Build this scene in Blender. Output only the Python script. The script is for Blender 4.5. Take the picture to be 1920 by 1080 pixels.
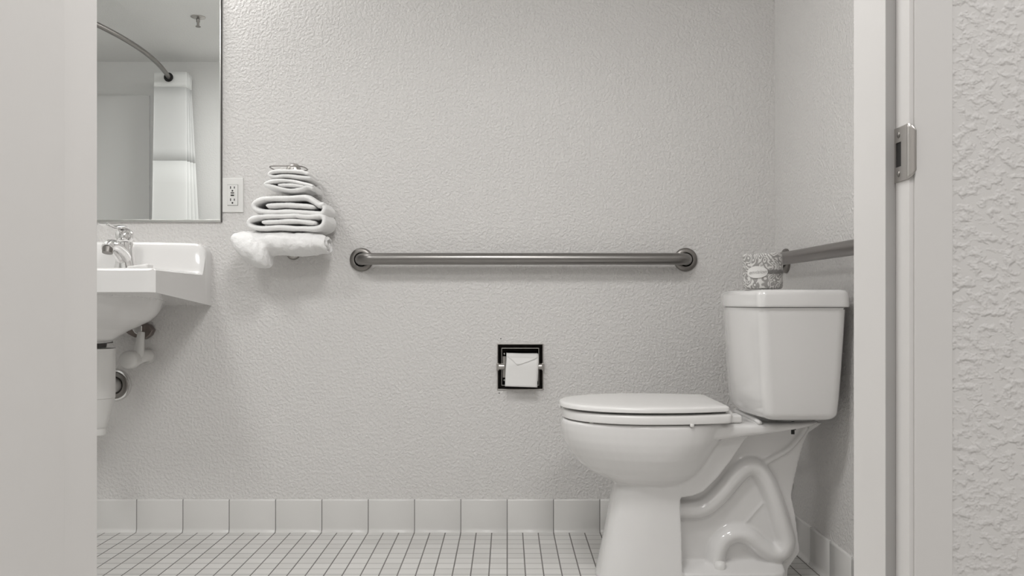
import bpy, bmesh, math, random
from mathutils import Vector, Matrix, noise
PI = math.pi
random.seed(4)
for o in list(bpy.data.objects): bpy.data.objects.remove(o, do_unlink=True)
scn = bpy.context.scene
COL = scn.collection

# ------------------------------------------------------------------ camera
F = 1640.0; VX, VY = 951.0, 567.0; EYE = 0.756      # focal length (px), horizon point, eye height (m)
cam = bpy.data.cameras.new('camera'); co = bpy.data.objects.new('camera', cam); COL.objects.link(co)
cam.sensor_width = 36; cam.lens = 36*F/1920
cam.shift_x = (960-VX)/1920; cam.shift_y = (VY-540)/1920
co.location = (0, 0, EYE); co.rotation_euler = (PI/2, 0, 0)
cam.clip_start = 0.02
scn.camera = co
# ------------------------------------------------------------------ world + exposure
w = bpy.data.worlds.new('world'); scn.world = w; w.use_nodes = True
w.node_tree.nodes['Background'].inputs[0].default_value = (1, .98, .96, 1)
w.node_tree.nodes['Background'].inputs[1].default_value = 0.3
vs = scn.view_settings
vs.view_transform = 'Standard'; vs.look = 'None'; vs.gamma = 1; vs.exposure = -0.31; vs.use_curve_mapping = False

def area(name, loc, size, power, rot=(0,0,0), color=(1,.991,.982), shape='RECTANGLE', size_y=None):
    l = bpy.data.lights.new(name, 'AREA'); l.energy = power; l.color = color; l.shape = shape
    l.size = size; l.size_y = size_y or size
    o = bpy.data.objects.new(name, l); o.location = loc; o.rotation_euler = rot; COL.objects.link(o)
    return o
def aim(o, tgt):
    o.rotation_euler = (Vector(tgt)-o.location).to_track_quat('-Z', 'Y').to_euler()
# bathroom ceiling lamp, vanity lamp over the mirror, hall ceiling lamp
LC = area('bath_ceiling_lamp', (-1.25, 1.25, 2.13), 0.36, 11.5, shape='DISK')
for gx in (-1.60, -1.32, -1.04):
    gl = bpy.data.lights.new('vanity_bulb', 'POINT'); gl.energy = 4.6; gl.shadow_soft_size = .06; gl.color = (1,.991,.982)
    go = bpy.data.objects.new('vanity_bulb', gl); go.location = (gx, 2.74, 2.06); COL.objects.link(go)
LH = area('hall_ceiling_lamp', (0.30, -0.30, 2.33), 0.8, 30, shape='DISK')
LB = area('bath_second_lamp', (-0.10, 1.30, 2.15), 0.45, 16, shape='DISK')

# ------------------------------------------------------------------ helpers
def W(px, py, Y): return ((px-VX)*Y/F, EYE-(py-VY)*Y/F)

def link(name, me, mat=None, parent=None, smooth=False):
    o = bpy.data.objects.new(name, me); COL.objects.link(o)
    if mat: me.materials.append(mat)
    if smooth:
        for p in me.polygons: p.use_smooth = True
    if parent: o.parent = parent
    return o
def obj(name, bm, mat=None, parent=None, smooth=False, auto=None):
    bmesh.ops.recalc_face_normals(bm, faces=bm.faces)
    me = bpy.data.meshes.new(name); bm.to_mesh(me); bm.free()
    o = link(name, me, mat, parent, smooth or auto is not None)
    if auto is not None:
        m = me.attributes.new('sharp_edge', 'BOOLEAN', 'EDGE') if 'sharp_edge' not in me.attributes else me.attributes['sharp_edge']
        b2 = bmesh.new(); b2.from_mesh(me); b2.edges.ensure_lookup_table()
        vals = [(len(e.link_faces) == 2 and e.calc_face_angle(0) > math.radians(auto)) for e in b2.edges]
        m.data.foreach_set('value', vals); b2.free()
    return o
def empty(name, loc=(0,0,0)):
    o = bpy.data.objects.new(name, None); o.location = loc; o.empty_display_size = .05; COL.objects.link(o); return o
def tag(o, label=None, cat=None, group=None, kind=None):
    if label: o['label'] = label
    if cat: o['category'] = cat
    if group: o['group'] = group
    if kind: o['kind'] = kind
    return o
def bevel(o, wdt, seg=3, ang=30):
    m = o.modifiers.new('bevel', 'BEVEL'); m.width = wdt; m.segments = seg; m.limit_method = 'ANGLE'; m.angle_limit = math.radians(ang)
    m.harden_normals = False
    for p in o.data.polygons: p.use_smooth = True
    n = o.modifiers.new('wn', 'WEIGHTED_NORMAL'); n.keep_sharp = False
    return o
def box(bm, x0, x1, y0, y1, z0, z1, M=None):
    v = [bm.verts.new((x, y, z)) for x in (x0, x1) for y in (y0, y1) for z in (z0, z1)]
    if M:
        for q in v: q.co = M @ q.co
    for f in ((0,1,3,2),(4,6,7,5),(0,4,5,1),(2,3,7,6),(0,2,6,4),(1,5,7,3)): bm.faces.new([v[i] for i in f])
    return v
def loft(bm, rings, cap=True, closed=True):
    vs_ = [[bm.verts.new(p) for p in r] for r in rings]
    n = len(rings[0])
    for a, b in zip(vs_, vs_[1:]):
        for i in range(n if closed else n-1):
            j = (i+1) % n
            bm.faces.new((a[i], a[j], b[j], b[i]))
    if cap and closed:
        bm.faces.new(list(reversed(vs_[0]))); bm.faces.new(vs_[-1])
    return vs_
def prism(bm, pts, y0, y1):      # (x,z) outline between two y planes
    a = [bm.verts.new((x, y0, z)) for x, z in pts]; b = [bm.verts.new((x, y1, z)) for x, z in pts]
    n = len(pts)
    for i in range(n): bm.faces.new((a[i], a[(i+1) % n], b[(i+1) % n], b[i]))
    bm.faces.new(list(reversed(a))); bm.faces.new(b)
def catmull(pts, n=10, closed=False):
    P = [Vector(p) for p in pts]; out = []
    m = len(P); rng = range(m if closed else m-1)
    for i in rng:
        if closed: p0, p1, p2, p3 = P[(i-1) % m], P[i], P[(i+1) % m], P[(i+2) % m]
        else: p0, p1, p2, p3 = P[max(i-1, 0)], P[i], P[i+1], P[min(i+2, m-1)]
        for k in range(n):
            t = k/n
            out.append(0.5*((2*p1)+(-p0+p2)*t+(2*p0-5*p1+4*p2-p3)*t*t+(-p0+3*p1-3*p2+p3)*t**3))
    if not closed: out.append(P[-1])
    return out
def tube(bm, pts, r, seg=20, sy=1.0, cy=0.0, caps=True):   # r: number or list; sy scales y about cy
    pts = [Vector(p) for p in pts]; n = len(pts); rr = r if isinstance(r, (list, tuple)) else [r]*n
    rings = []; up = None
    for i, p in enumerate(pts):
        t = (pts[min(i+1, n-1)]-pts[max(i-1, 0)]).normalized()
        if up is None:
            up = Vector((0, 0, 1)) if abs(t.z) < .9 else Vector((0, 1, 0))
        s = t.cross(up).normalized(); up = s.cross(t).normalized()
        ring = []
        for k in range(seg):
            a = 2*PI*k/seg
            q = p+(s*math.cos(a)+up*math.sin(a))*rr[i]
            if sy != 1.0: q.y = cy+(q.y-cy)*sy
            ring.append(q)
        rings.append(ring)
    loft(bm, rings, cap=caps)
def lathe(bm, prof, c, axis='Z', seg=40):                   # prof: list of (radius, height)
    rings = []
    for r, h in prof:
        ring = []
        for k in range(seg):
            a = 2*PI*k/seg; u, v = max(r, 1e-5)*math.cos(a), max(r, 1e-5)*math.sin(a)
            if axis == 'Z': q = (c[0]+u, c[1]+v, c[2]+h)
            elif axis == 'Y': q = (c[0]+u, c[1]+h, c[2]+v)
            else: q = (c[0]+h, c[1]+u, c[2]+v)
            ring.append(q)
        rings.append(ring)
    loft(bm, rings)
def lerp(a, b, t): return a+(b-a)*t
def sstep(a, b, x):
    t = min(max((x-a)/(b-a), 0), 1); return t*t*(3-2*t)
def interp(tab, x):
    if x <= tab[0][0]: return tab[0][1:]
    for a, b in zip(tab, tab[1:]):
        if x <= b[0]:
            t = (x-a[0])/(b[0]-a[0]); return tuple(lerp(p, q, t) for p, q in zip(a[1:], b[1:]))
    return tab[-1][1:]
def remesh(o, vox, it=6, fac=.5):
    m = o.modifiers.new('fuse', 'REMESH'); m.mode = 'VOXEL'; m.voxel_size = vox; m.use_smooth_shade = True
    if it:
        s = o.modifiers.new('smooth', 'SMOOTH'); s.factor = fac; s.iterations = it
    return o

# ------------------------------------------------------------------ materials
def mat(name, col, rough=.5, metal=0.0, **kw):
    m = bpy.data.materials.new(name); m.use_nodes = True
    b = m.node_tree.nodes['Principled BSDF']
    b.inputs['Base Color'].default_value = (*col, 1); b.inputs['Roughness'].default_value = rough; b.inputs['Metallic'].default_value = metal
    for k, v in kw.items(): b.inputs[k].default_value = v
    return m
def nt(m): return m.node_tree.nodes, m.node_tree.links, m.node_tree.nodes['Principled BSDF']
def add_bump(m, scale, dist, strength=1, detail=2, lo=.0, hi=1.0, stretch=(1,1,1), distortion=0, rough=.5):
    N, L, b = nt(m)
    tc = N.new('ShaderNodeTexCoord'); mp = N.new('ShaderNodeMapping'); mp.inputs['Scale'].default_value = stretch
    n = N.new('ShaderNodeTexNoise'); n.inputs['Scale'].default_value = scale; n.inputs['Detail'].default_value = detail
    n.inputs['Roughness'].default_value = rough; n.inputs['Distortion'].default_value = distortion
    r = N.new('ShaderNodeMapRange'); r.interpolation_type = 'SMOOTHSTEP'
    r.inputs['From Min'].default_value = lo; r.inputs['From Max'].default_value = hi
    bp = N.new('ShaderNodeBump'); bp.inputs['Strength'].default_value = strength; bp.inputs['Distance'].default_value = dist
    L.new(tc.outputs['Object'], mp.inputs[0]); L.new(mp.outputs[0], n.inputs['Vector']); L.new(n.outputs['Fac'], r.inputs[0])
    L.new(r.outputs[0], bp.inputs['Height']); L.new(bp.outputs[0], b.inputs['Normal'])
    return m
def vary(m, c1, c2, scale=8, detail=3):
    N, L, b = nt(m)
    tc = N.new('ShaderNodeTexCoord'); n = N.new('ShaderNodeTexNoise'); n.inputs['Scale'].default_value = scale; n.inputs['Detail'].default_value = detail
    r = N.new('ShaderNodeMix'); r.data_type = 'RGBA'
    r.inputs['A'].default_value = (*c1, 1); r.inputs['B'].default_value = (*c2, 1)
    L.new(tc.outputs['Object'], n.inputs['Vector']); L.new(n.outputs['Fac'], r.inputs['Factor']); L.new(r.outputs['Result'], b.inputs['Base Color'])
    return m

M = {}
M['wall'] = vary(add_bump(mat('orange_peel_wall_paint', (.60,.585,.57), .55), 110, .0017, .72, 2, .36, .66, distortion=.1), (.69,.675,.66), (.72,.705,.69), 3)
M['near_wall'] = vary(add_bump(mat('knockdown_hall_wall_paint', (.6,.585,.57), .55), 88, .0030, .55, 2, .42, .74, stretch=(1,1,1.15), distortion=.1, rough=.5), (.66,.645,.63), (.69,.675,.66), 3)
M['smooth_wall'] = vary(mat('smooth_ceiling_paint', (.6,.6,.58), .6), (.80,.80,.785), (.83,.83,.815), 4)
add_bump(M['smooth_wall'], 110, .0008, .4, 2, .4, .65)
M['trim'] = vary(mat('semi_gloss_trim_paint', (.62,.605,.59), .38), (.68,.665,.65), (.705,.69,.675), 5)
M['door'] = vary(add_bump(mat('painted_door_leaf', (.6,.59,.57), .45), 30, .0006, .25, 2, .3, .7), (.67,.655,.64), (.69,.675,.66), 3)
M['porcelain'] = mat('vitreous_china', (.70,.69,.675), .12, 0, **{'Coat Weight': .4, 'Coat Roughness': .05})
vary(M['porcelain'], (.74,.73,.72), (.76,.75,.74), 6)
M['plastic'] = vary(mat('white_seat_plastic', (.74,.73,.715), .25), (.785,.775,.76), (.80,.79,.775), 7)
M['insul'] = vary(mat('white_pipe_cover_vinyl', (.68,.67,.655), .4), (.66,.65,.63), (.70,.69,.675), 20)
M['chrome'] = mat('polished_chrome', (.78,.775,.77), .09, 1)
add_bump(M['chrome'], 40, .0003, .15)
M['steel'] = mat('satin_stainless_steel', (.27,.26,.25), .32, 1)
add_bump(M['steel'], 400, .0002, .25, 1, stretch=(.02,1,1))
M['steel_y'] = mat('satin_stainless_steel_side_bar', (.27,.255,.245), .33, 1)
add_bump(M['steel_y'], 400, .0002, .25, 1, stretch=(1,.02,1))
M['steel_disc'] = add_bump(mat('satin_flange_steel', (.25,.238,.225), .38, 1), 120, .0002, .3)
M['nickel'] = add_bump(mat('satin_nickel', (.50,.48,.46), .33, 1), 90, .0002, .2)
M['dark_reflection'] = vary(mat('chrome_painted_dark_reflection', (.03,.027,.025), .16, 1), (.005,.0045,.004), (.03,.027,.025), 60)  # near-black colour stands in for the dark hall reflected in the chrome
M['black'] = vary(mat('dark_void_black', (.01,.01,.01), .6), (.008,.008,.008), (.015,.014,.013), 20)
M['seam'] = vary(mat('dull_grey_seal', (.10,.095,.09), .6), (.08,.075,.07), (.13,.125,.12), 20)
M['stop_shade'] = vary(mat('painted_stop_shade', (.42,.41,.40), .6), (.36,.35,.34), (.40,.39,.38), 20)  # grey that paints the shade on the door stop's front face
M['rust'] = vary(mat('aged_brown_escutcheon', (.14,.11,.10), .35, .7), (.10,.075,.068), (.32,.28,.26), 40)
M['paper'] = add_bump(vary(mat('tissue_paper', (.78,.77,.755), .8), (.79,.78,.765), (.83,.82,.805), 30), 300, .0004, .3)
M['mirror'] = mat('mirror_silver', (.965,.975,.968), .0, 1)
M['mirror_edge'] = vary(mat('mirror_steel_channel', (.62,.62,.60), .22, 1), (.58,.58,.56), (.66,.66,.64), 10)
M['outlet'] = vary(mat('outlet_plastic', (.76,.755,.735), .3), (.75,.745,.725), (.775,.77,.75), 10)
M['terry'] = mat('white_terry_cotton', (.84,.835,.82), .95, 0, **{'Sheen Weight': .3})
add_bump(vary(M['terry'], (.93,.925,.915), (.96,.955,.945), 60), 420, .0015, .4, 3, .3, .7)
M['curtain'] = vary(mat('white_shower_curtain', (.78,.79,.775), .7), (.84,.85,.835), (.87,.88,.865), 6)
M['mesh_curtain'] = vary(mat('sheer_curtain_window', (.74,.75,.74), .6, 0, Alpha=.88), (.82,.83,.82), (.84,.85,.84), 6)
M['panel'] = vary(mat('tub_surround_panel', (.60,.60,.585), .35), (.78,.78,.765), (.80,.80,.785), 4)

def floor_mat():
    m = mat('two_inch_mosaic_floor', (.6,.59,.57), .35); N, L, b = nt(m)
    tc = N.new('ShaderNodeTexCoord'); sx = N.new('ShaderNodeSeparateXYZ'); L.new(tc.outputs['Object'], sx.inputs[0])
    P = .0508
    def line(sock, off, half):
        a = N.new('ShaderNodeMath'); a.operation = 'ADD'; a.inputs[1].default_value = off; L.new(sock, a.inputs[0])
        d = N.new('ShaderNodeMath'); d.operation = 'DIVIDE'; d.inputs[1].default_value = P; L.new(a.outputs[0], d.inputs[0])
        f = N.new('ShaderNodeMath'); f.operation = 'FRACT'; L.new(d.outputs[0], f.inputs[0])
        s = N.new('ShaderNodeMath'); s.operation = 'SUBTRACT'; s.inputs[1].default_value = .5; L.new(f.outputs[0], s.inputs[0])
        ab = N.new('ShaderNodeMath'); ab.operation = 'ABSOLUTE'; L.new(s.outputs[0], ab.inputs[0])
        r = N.new('ShaderNodeMapRange'); r.inputs['From Min'].default_value = .5-half/P; r.inputs['From Max'].default_value = .5-half/P*.35
        L.new(ab.outputs[0], r.inputs[0])
        return r.outputs[0], d.outputs[0]
    lx, ix = line(sx.outputs['X'], 50*P, .0024); ly, iy = line(sx.outputs['Y'], 50*P-2.788, .0017)
    mx = N.new('ShaderNodeMath'); mx.operation = 'MAXIMUM'; L.new(lx, mx.inputs[0]); L.new(ly, mx.inputs[1])
    fl = []
    for s in (ix, iy):
        q = N.new('ShaderNodeMath'); q.operation = 'FLOOR'; L.new(s, q.inputs[0]); fl.append(q.outputs[0])
    cb = N.new('ShaderNodeCombineXYZ'); L.new(fl[0], cb.inputs[0]); L.new(fl[1], cb.inputs[1])
    wn = N.new('ShaderNodeTexWhiteNoise'); wn.noise_dimensions = '2D'; L.new(cb.outputs[0], wn.inputs['Vector'])
    tile = N.new('ShaderNodeMix'); tile.data_type = 'RGBA'; tile.inputs['A'].default_value = (.62,.61,.59,1); tile.inputs['B'].default_value = (.70,.69,.67,1)
    L.new(wn.outputs['Value'], tile.inputs['Factor'])
    no = N.new('ShaderNodeTexNoise'); no.inputs['Scale'].default_value = 5; no.inputs['Detail'].default_value = 4; L.new(tc.outputs['Object'], no.inputs['Vector'])
    gr = N.new('ShaderNodeMix'); gr.data_type = 'RGBA'; gr.inputs['A'].default_value = (.10,.092,.085,1); gr.inputs['B'].default_value = (.20,.19,.18,1)
    L.new(no.outputs['Fac'], gr.inputs['Factor'])
    mixc = N.new('ShaderNodeMix'); mixc.data_type = 'RGBA'
    L.new(mx.outputs[0], mixc.inputs['Factor']); L.new(tile.outputs['Result'], mixc.inputs['A']); L.new(gr.outputs['Result'], mixc.inputs['B'])
    L.new(mixc.outputs['Result'], b.inputs['Base Color'])
    iv = N.new('ShaderNodeMath'); iv.operation = 'SUBTRACT'; iv.inputs[0].default_value = 1; L.new(mx.outputs[0], iv.inputs[1])
    bp = N.new('ShaderNodeBump'); bp.inputs['Strength'].default_value = .6; bp.inputs['Distance'].default_value = .0012
    L.new(iv.outputs[0], bp.inputs['Height']); L.new(bp.outputs[0], b.inputs['Normal'])
    rr = N.new('ShaderNodeMapRange'); rr.inputs['To Min'].default_value = .33; rr.inputs['To Max'].default_value = .8
    L.new(mx.outputs[0], rr.inputs[0]); L.new(rr.outputs[0], b.inputs['Roughness'])
    return m
M['floor'] = floor_mat()
M['tile'] = vary(mat('glazed_cove_tile', (.66,.65,.63), .2), (.70,.69,.675), (.74,.73,.71), 4)
M['grout'] = vary(mat('base_tile_grout', (.16,.15,.14), .8), (.13,.12,.115), (.2,.19,.18), 10)

# ------------------------------------------------------------------ the setting
YB = 2.883; XR = 0.882; ZC = 2.20
DW0, DW1 = .942, 1.067            # hall face and bathroom face of the door wall
XJ = .4334; XL = -.511            # door jamb faces
def struct(name, bm, m, **k):
    o = obj(name, bm, m, **k); o['kind'] = 'structure'; return o
bm = bmesh.new(); box(bm, -3.2, 1.4, -3.2, 3.1, -.05, 0); struct('floor', bm, M['floor'])
# back wall with the recess hole of the paper holder
HX, HZ, HR = .0430, .5440, .066
bm = bmesh.new()
for (x0, x1, z0, z1) in ((-3.2, HX-HR, 0, 2.45), (HX+HR, 1.0, 0, 2.45), (HX-HR, HX+HR, 0, HZ-HR), (HX-HR, HX+HR, HZ+HR, 2.45)):
    box(bm, x0, x1, YB, YB+.12, z0, z1)
bmesh.ops.remove_doubles(bm, verts=bm.verts, dist=1e-5)
struct('wall_back', bm, M['wall'])
bm = bmesh.new(); box(bm, XR, XR+.12, DW1, YB, 0, 2.45); struct('wall_right', bm, M['wall'])
bm = bmesh.new(); box(bm, -3.2, XR, .5, YB, ZC, ZC+.06); struct('ceiling', bm, M['smooth_wall'])
bm = bmesh.new(); box(bm, -2.92, -2.80, .5, 2.05, 0, ZC); struct('wall_left', bm, M['smooth_wall'])
bm = bmesh.new(); box(bm, -2.92, -1.98, 2.05, 2.17, 0, ZC); box(bm, -2.10, -1.98, 2.17, YB, 0, ZC); struct('wall_tub_end', bm, M['smooth_wall'])
bm = bmesh.new(); box(bm, -2.92, -.66, .38, .5, 0, ZC); struct('wall_alcove', bm, M['smooth_wall'])
bm = bmesh.new(); box(bm, -.78, -.66, .5, DW1, 0, ZC); struct('wall_hall_left', bm, M['smooth_wall'])
# tub surround panel on the alcove wall
bm = bmesh.new(); box(bm, -2.80, -2.145, .5, .512, 0, .756+387*5.254/F); struct('trim_5', bm, M['panel'])
# door wall: right part (textured on the hall side), left sliver and head
bm = bmesh.new(); box(bm, XJ+.019, 1.4, DW0, DW1, 0, 2.45); struct('wall_front', bm, M['near_wall'])
bm = bmesh.new(); box(bm, -.66, XL-.019, DW0, DW1, 0, 2.45); struct('wall_front_left', bm, M['near_wall'])
bm = bmesh.new(); box(bm, XL-.019, XJ+.019, DW0, DW1, 2.06, 2.45); struct('wall_front_head', bm, M['near_wall'])
# hall
bm = bmesh.new(); box(bm, -.78, 1.4, -3.2, DW0, 2.40, 2.46); struct('ceiling_hall', bm, M['smooth_wall'])
bm = bmesh.new(); box(bm, 1.28, 1.4, -3.2, DW0, 0, 2.40); struct('wall_hall_right', bm, M['near_wall'])
bm = bmesh.new(); box(bm, -.78, -.66, -3.2, .38, 0, 2.40); struct('wall_hall_side', bm, M['near_wall'])
bm = bmesh.new(); box(bm, -.66, 1.28, -3.2, -3.08, 0, 2.40); struct('wall_hall_end', bm, M['near_wall'])
# jambs with stops
def jamb(name, xj, s):
    bm = bmesh.new()
    box(bm, min(xj, xj+s*.019), max(xj, xj+s*.019), DW0+.001, DW1, 0, 2.06)
    box(bm, min(xj-s*.0110, xj+s*.001), max(xj-s*.0110, xj+s*.001), .977, DW1, 0, 2.05)
    o = bevel(struct(name, bm, M['trim']), .0012, 2)
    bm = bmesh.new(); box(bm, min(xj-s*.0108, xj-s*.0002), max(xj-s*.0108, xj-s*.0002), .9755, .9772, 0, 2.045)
    obj('stop_shade_strip', bm, M['stop_shade'], o)  # thin strip added to carry the painted shade, no real gasket
    return o
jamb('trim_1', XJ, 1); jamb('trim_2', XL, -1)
bm = bmesh.new(); box(bm, XL, XJ, DW0+.001, DW1, 2.04, 2.06); struct('trim_head', bm, M['trim'])
# flat casing on the hall side
bm = bmesh.new(); box(bm, XJ+.0042, XJ+.0452, DW0-.003, DW0+.001, 0, 2.1); bevel(struct('trim_3', bm, M['trim']), .0012, 2)
bm = bmesh.new(); box(bm, XJ-.0002, XJ+.0042, DW0, DW0+.0012, 0, 2.1); struct('trim_4', bm, M['trim'])
# door leaf standing open into the hall
bm = bmesh.new(); box(bm, -.5075, -.4725, .022, .935, .012, 2.03); bevel(struct('door_1', bm, M['door']), .0015, 2)

# cove base tiles: profile (distance from wall, height)
CP = [(0, 0), (.0125, 0), (.0120, .002), (.0095, .005), (.0075, .010), (.0070, .016), (.0070, .102), (.0062, .1055), (.0038, .1075), (0, .1075)]
def cove(name, a, b, origin, joint0, pitch, along, wallpos, sgn):
    root = empty(name, (0, 0, 0)); root['kind'] = 'structure'
    bm = bmesh.new(); k = math.floor((a-joint0)/pitch); g = .0011
    while joint0+k*pitch < b:
        s0, s1 = max(a, joint0+k*pitch+g), min(b, joint0+(k+1)*pitch-g); k += 1
        if s1-s0 < .004: continue
        rings = []
        for s, ins in ((s0, .0012), (s0+.0015, 0), (s1-.0015, 0), (s1, .0012)):
            ring = []
            for d, h in CP:
                dd = wallpos+sgn*(max(d-ins, 0) if d > 0 else 0)
                ring.append((s, dd, h) if along == 'x' else (dd, s, h))
            rings.append(ring)
        loft(bm, rings)
    o = obj('tile', bm, M['tile'], root, auto=50)
    bm = bmesh.new(); d = wallpos+sgn*.0050
    lo, hi = min(d, wallpos), max(d, wallpos)
    if along == 'x': box(bm, a, b, lo, hi, 0, .1065)
    else: box(bm, lo, hi, a, b, 0, .1065)
    obj('grout', bm, M['grout'], root)
cove('baseboard_back', -1.98, XR-.0, 0, 0.0, .1524, 'x', YB, -1)
cove('baseboard_right', DW1+.001, YB-.021, 0, 2.377, .1507, 'y', XR, -1)

# ------------------------------------------------------------------ toilet
YT = 2.39
toilet = tag(empty('toilet', (.5, YT, 0)), 'white two-piece toilet with closed lid and sculpted trapway beside the right wall', 'toilet')
def child(o): o.parent = toilet; o.matrix_parent_inverse = Matrix.Translation(-toilet.location); return o
def sup(xf, xb, hw, z, n=48, e=2.0, xw=None):
    """egg shaped plan ring: front tip xf, back xb, widest at xw"""
    xw = xw if xw is not None else xf+(xb-xf)*.55
    r = []
    for k in range(n):
        a = 2*PI*k/n; c, s = math.cos(a), math.sin(a)
        cx = math.copysign(abs(c)**(2/e), c); sy = math.copysign(abs(s)**(2/e), s)
        x = xw+(xb-xw)*cx if c > 0 else xw+(xw-xf)*cx
        r.append((x, YT+hw*sy, z))
    return r
bm = bmesh.new()
# bowl belly
belly = [(.443,.152,.60,.170,2.25),(.438,.147,.605,.1765,2.25),(.4165,.1475,.595,.178,2.2),(.393,.152,.585,.177,2.15),(.373,.159,.57,.173,2.1),(.350,.173,.557,.165,2.05),(.322,.195,.545,.149,2.0),
         (.305,.217,.535,.136,2.0),(.2925,.239,.525,.123,2.0),(.278,.268,.515,.104,2.0),(.268,.292,.505,.088,2.0),(.258,.33,.48,.06,2.0)]
loft(bm, [sup(a, b, hw, z, 56, e, xw=.40) for z, a, b, hw, e in reversed(belly)])
# pedestal front
def ped(xf, xb, hw, z, rad=.10):
    pts = []
    n = 14
    for k in range(n+1):                     # near side: from back to tip
        t = k/n; a = t*PI/2
        pts.append((xf+rad*1.15*(1-math.sin(a)), YT-hw*(math.cos(a))**.62, z))
    front = pts[:-1]+[(xf, YT, z)]+[(x, 2*YT-y, z) for x, y, _ in reversed(pts[:-1])]
    return [(xb, YT-hw, z)]+front+[(xb, YT+hw, z)]
pd = [(0,.247,.458,.112),(.012,.243,.458,.114),(.04,.248,.458,.112),(.125,.266,.457,.1035),(.2,.279,.455,.099),(.263,.290,.4545,.096),(.30,.32,.46,.09)]
loft(bm, [ped(a, b, hw, z) for z, a, b, hw in pd])
# curved web between bowl and pedestal
def PX(l, Y): return [W(x, y, Y) for x, y in l]
prism(bm, PX([(1240,850),(1240,925),(1276,933),(1298,931),(1320,922),(1346,896),(1372,862),(1396,826),(1425,800),(1290,800)], 2.297), YT-.093, YT+.093)
# centre panel
prism(bm, PX([(1250,905),(1330,840),(1400,792),(1545,792),(1516,812),(1507,833),(1499,860),(1490,899),(1484,930),(1492,969),(1500,1035),(1478,1066),(1474,1104),(1262,1104)], 2.345), YT-.045, YT+.045)
# deck shelf carrying the tank
dk = []
for x, hw, zb in ((.44,.150,.395),(.50,.140,.389),(.56,.132,.396),(.62,.128,.404),(.70,.126,.415),(.76,.118,.424),(.80,.100,.430),(.822,.08,.434)):
    h = []
    for k in range(28):
        a = 2*PI*k/28; c, s = math.cos(a), math.sin(a)
        h.append((x, YT+hw*math.copysign(abs(c)**.35, c), (zb+.443)/2+(.443-zb)/2*math.copysign(abs(s)**.5, s)))
    dk.append(h)
loft(bm, dk)
# trapway and inlet channel
tr = [(1262,958),(1290,959),(1322,955),(1350,934),(1382,897),(1398,882),(1412,877),(1427,884),(1442,908),(1458,947),(1471,990),(1478,1018),(1470,1038),(1452,1041),(1428,1026),(1408,1010),(1387,1004),(1366,1010),(1351,1030),(1345,1058)]
tp = catmull([(*[W(x, y, 2.322)[0]], YT, W(x, y, 2.322)[1]) for x, y in tr], 8)
tube(bm, tp, .0345, 28, sy=2.15, cy=YT)
tube(bm, catmull([(*[W(x, y, 2.33)[0]], YT, W(x, y, 2.33)[1]) for x, y in ((1420,880),(1448,862),(1478,845),(1500,822),(1515,800))], 8), .015, 16, sy=3.9, cy=YT)
tube(bm, [(W(x, y, 2.33)[0], YT, W(x, y, 2.33)[1]) for x, y in ((1385,1000),(1440,938))], .008, 12, sy=6.2, cy=YT)
# plinth, sloping top
pl = []
for x, hw in ((.44,.108),(.70,.105),(.722,.098),(.736,.08)):
    pl.append([(x, YT-hw, 0),(x, YT-hw, .046),(x, YT-.04, .067),(x, YT+.04, .067),(x, YT+hw, .046),(x, YT+hw, 0)])
loft(bm, pl)
o = child(obj('bowl', bm, M['porcelain'])); remesh(o, .0034, 5, .5)
# ridge on the deck in front of the tank and slim hinge posts
bm = bmesh.new(); tube(bm, [(.655, 2.268, .4435), (.655, 2.30, .446), (.655, 2.50, .446), (.655, 2.512, .4435)], .006, 12)
child(obj('deck_ridge', bm, M['porcelain'], smooth=True))

# seat and lid outlines
def seat_ring(xf, xb, hw, z, hb, n=64):
    pts = []
    xw = .375
    for k in range(n+1):                        # front half ellipse from +hw round the tip to -hw
        a = PI/2+PI*k/n
        c, s = math.cos(a), math.sin(a)
        pts.append((xw+(xw-xf)*math.copysign(abs(c)**(2/2.15), c), YT+hw*math.copysign(abs(s)**(2/2.15), s), z))
    m = 12
    for k in range(1, m+1):                     # near side to the back corner
        t = k/m; pts.append((lerp(xw, xb-.014, t), YT-lerp(hw, hb, t**2.2), z))
    for k in range(1, 6):
        a = k/5*PI/2; pts.append((xb-.014+.014*math.sin(a), YT-hb+.014*(1-math.cos(a)), z))
    for k in range(5, 0, -1):
        a = k/5*PI/2; pts.append((xb-.014+.014*math.sin(a), YT+hb-.014*(1-math.cos(a)), z))
    for k in range(m, 0, -1):
        t = k/m; pts.append((lerp(xw, xb-.014, t), YT+lerp(hw, hb, t**2.2), z))
    return pts
def sc(pts, d, z):       # inset by d towards the centre
    c = Vector((.375, YT)); out = []
    for x, y, _ in pts:
        v = Vector((x, y))-c; l = v.length; v *= (l-d)/l; out.append((c.x+v.x, c.y+v.y, z))
    return out
base = seat_ring(.142, .572, .183, 0, .150)
bm = bmesh.new()
def zt(z, k): return z
rings = [sc(base, .010, .4755), sc(base, .002, .4755), sc(base, 0, .477), sc(base, 0, .4835), sc(base, .0015, .4868), sc(base, .0045, .4888), sc(base, .010, .4898), sc(base, .04, .4910), sc(base, .10, .4922)]
loft(bm, rings)
o = child(obj('seat_lid', bm, M['plastic'], auto=40))
bm = bmesh.new(); lathe(bm, [(0,-.0085),(.0035,-.0075),(.0045,-.004),(.0045,.004)], (.1455, YT, .474)); child(obj('lid_tab', bm, M['plastic'], smooth=True))
base2 = seat_ring(.150, .578, .181, 0, .150)
bm = bmesh.new()
prof = [(.004,.4455),(.0005,.4475),(0,.452),(0,.4625),(.0015,.4665),(.005,.4690),(.012,.4700),(.045,.4695),(.055,.464),(.058,.455),(.055,.447),(.045,.4455)]
vr = []
for d, z in prof: vr.append([bm.verts.new(p) for p in sc(base2, d, z)])
vr.append(vr[0]); n = len(base2)
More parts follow.
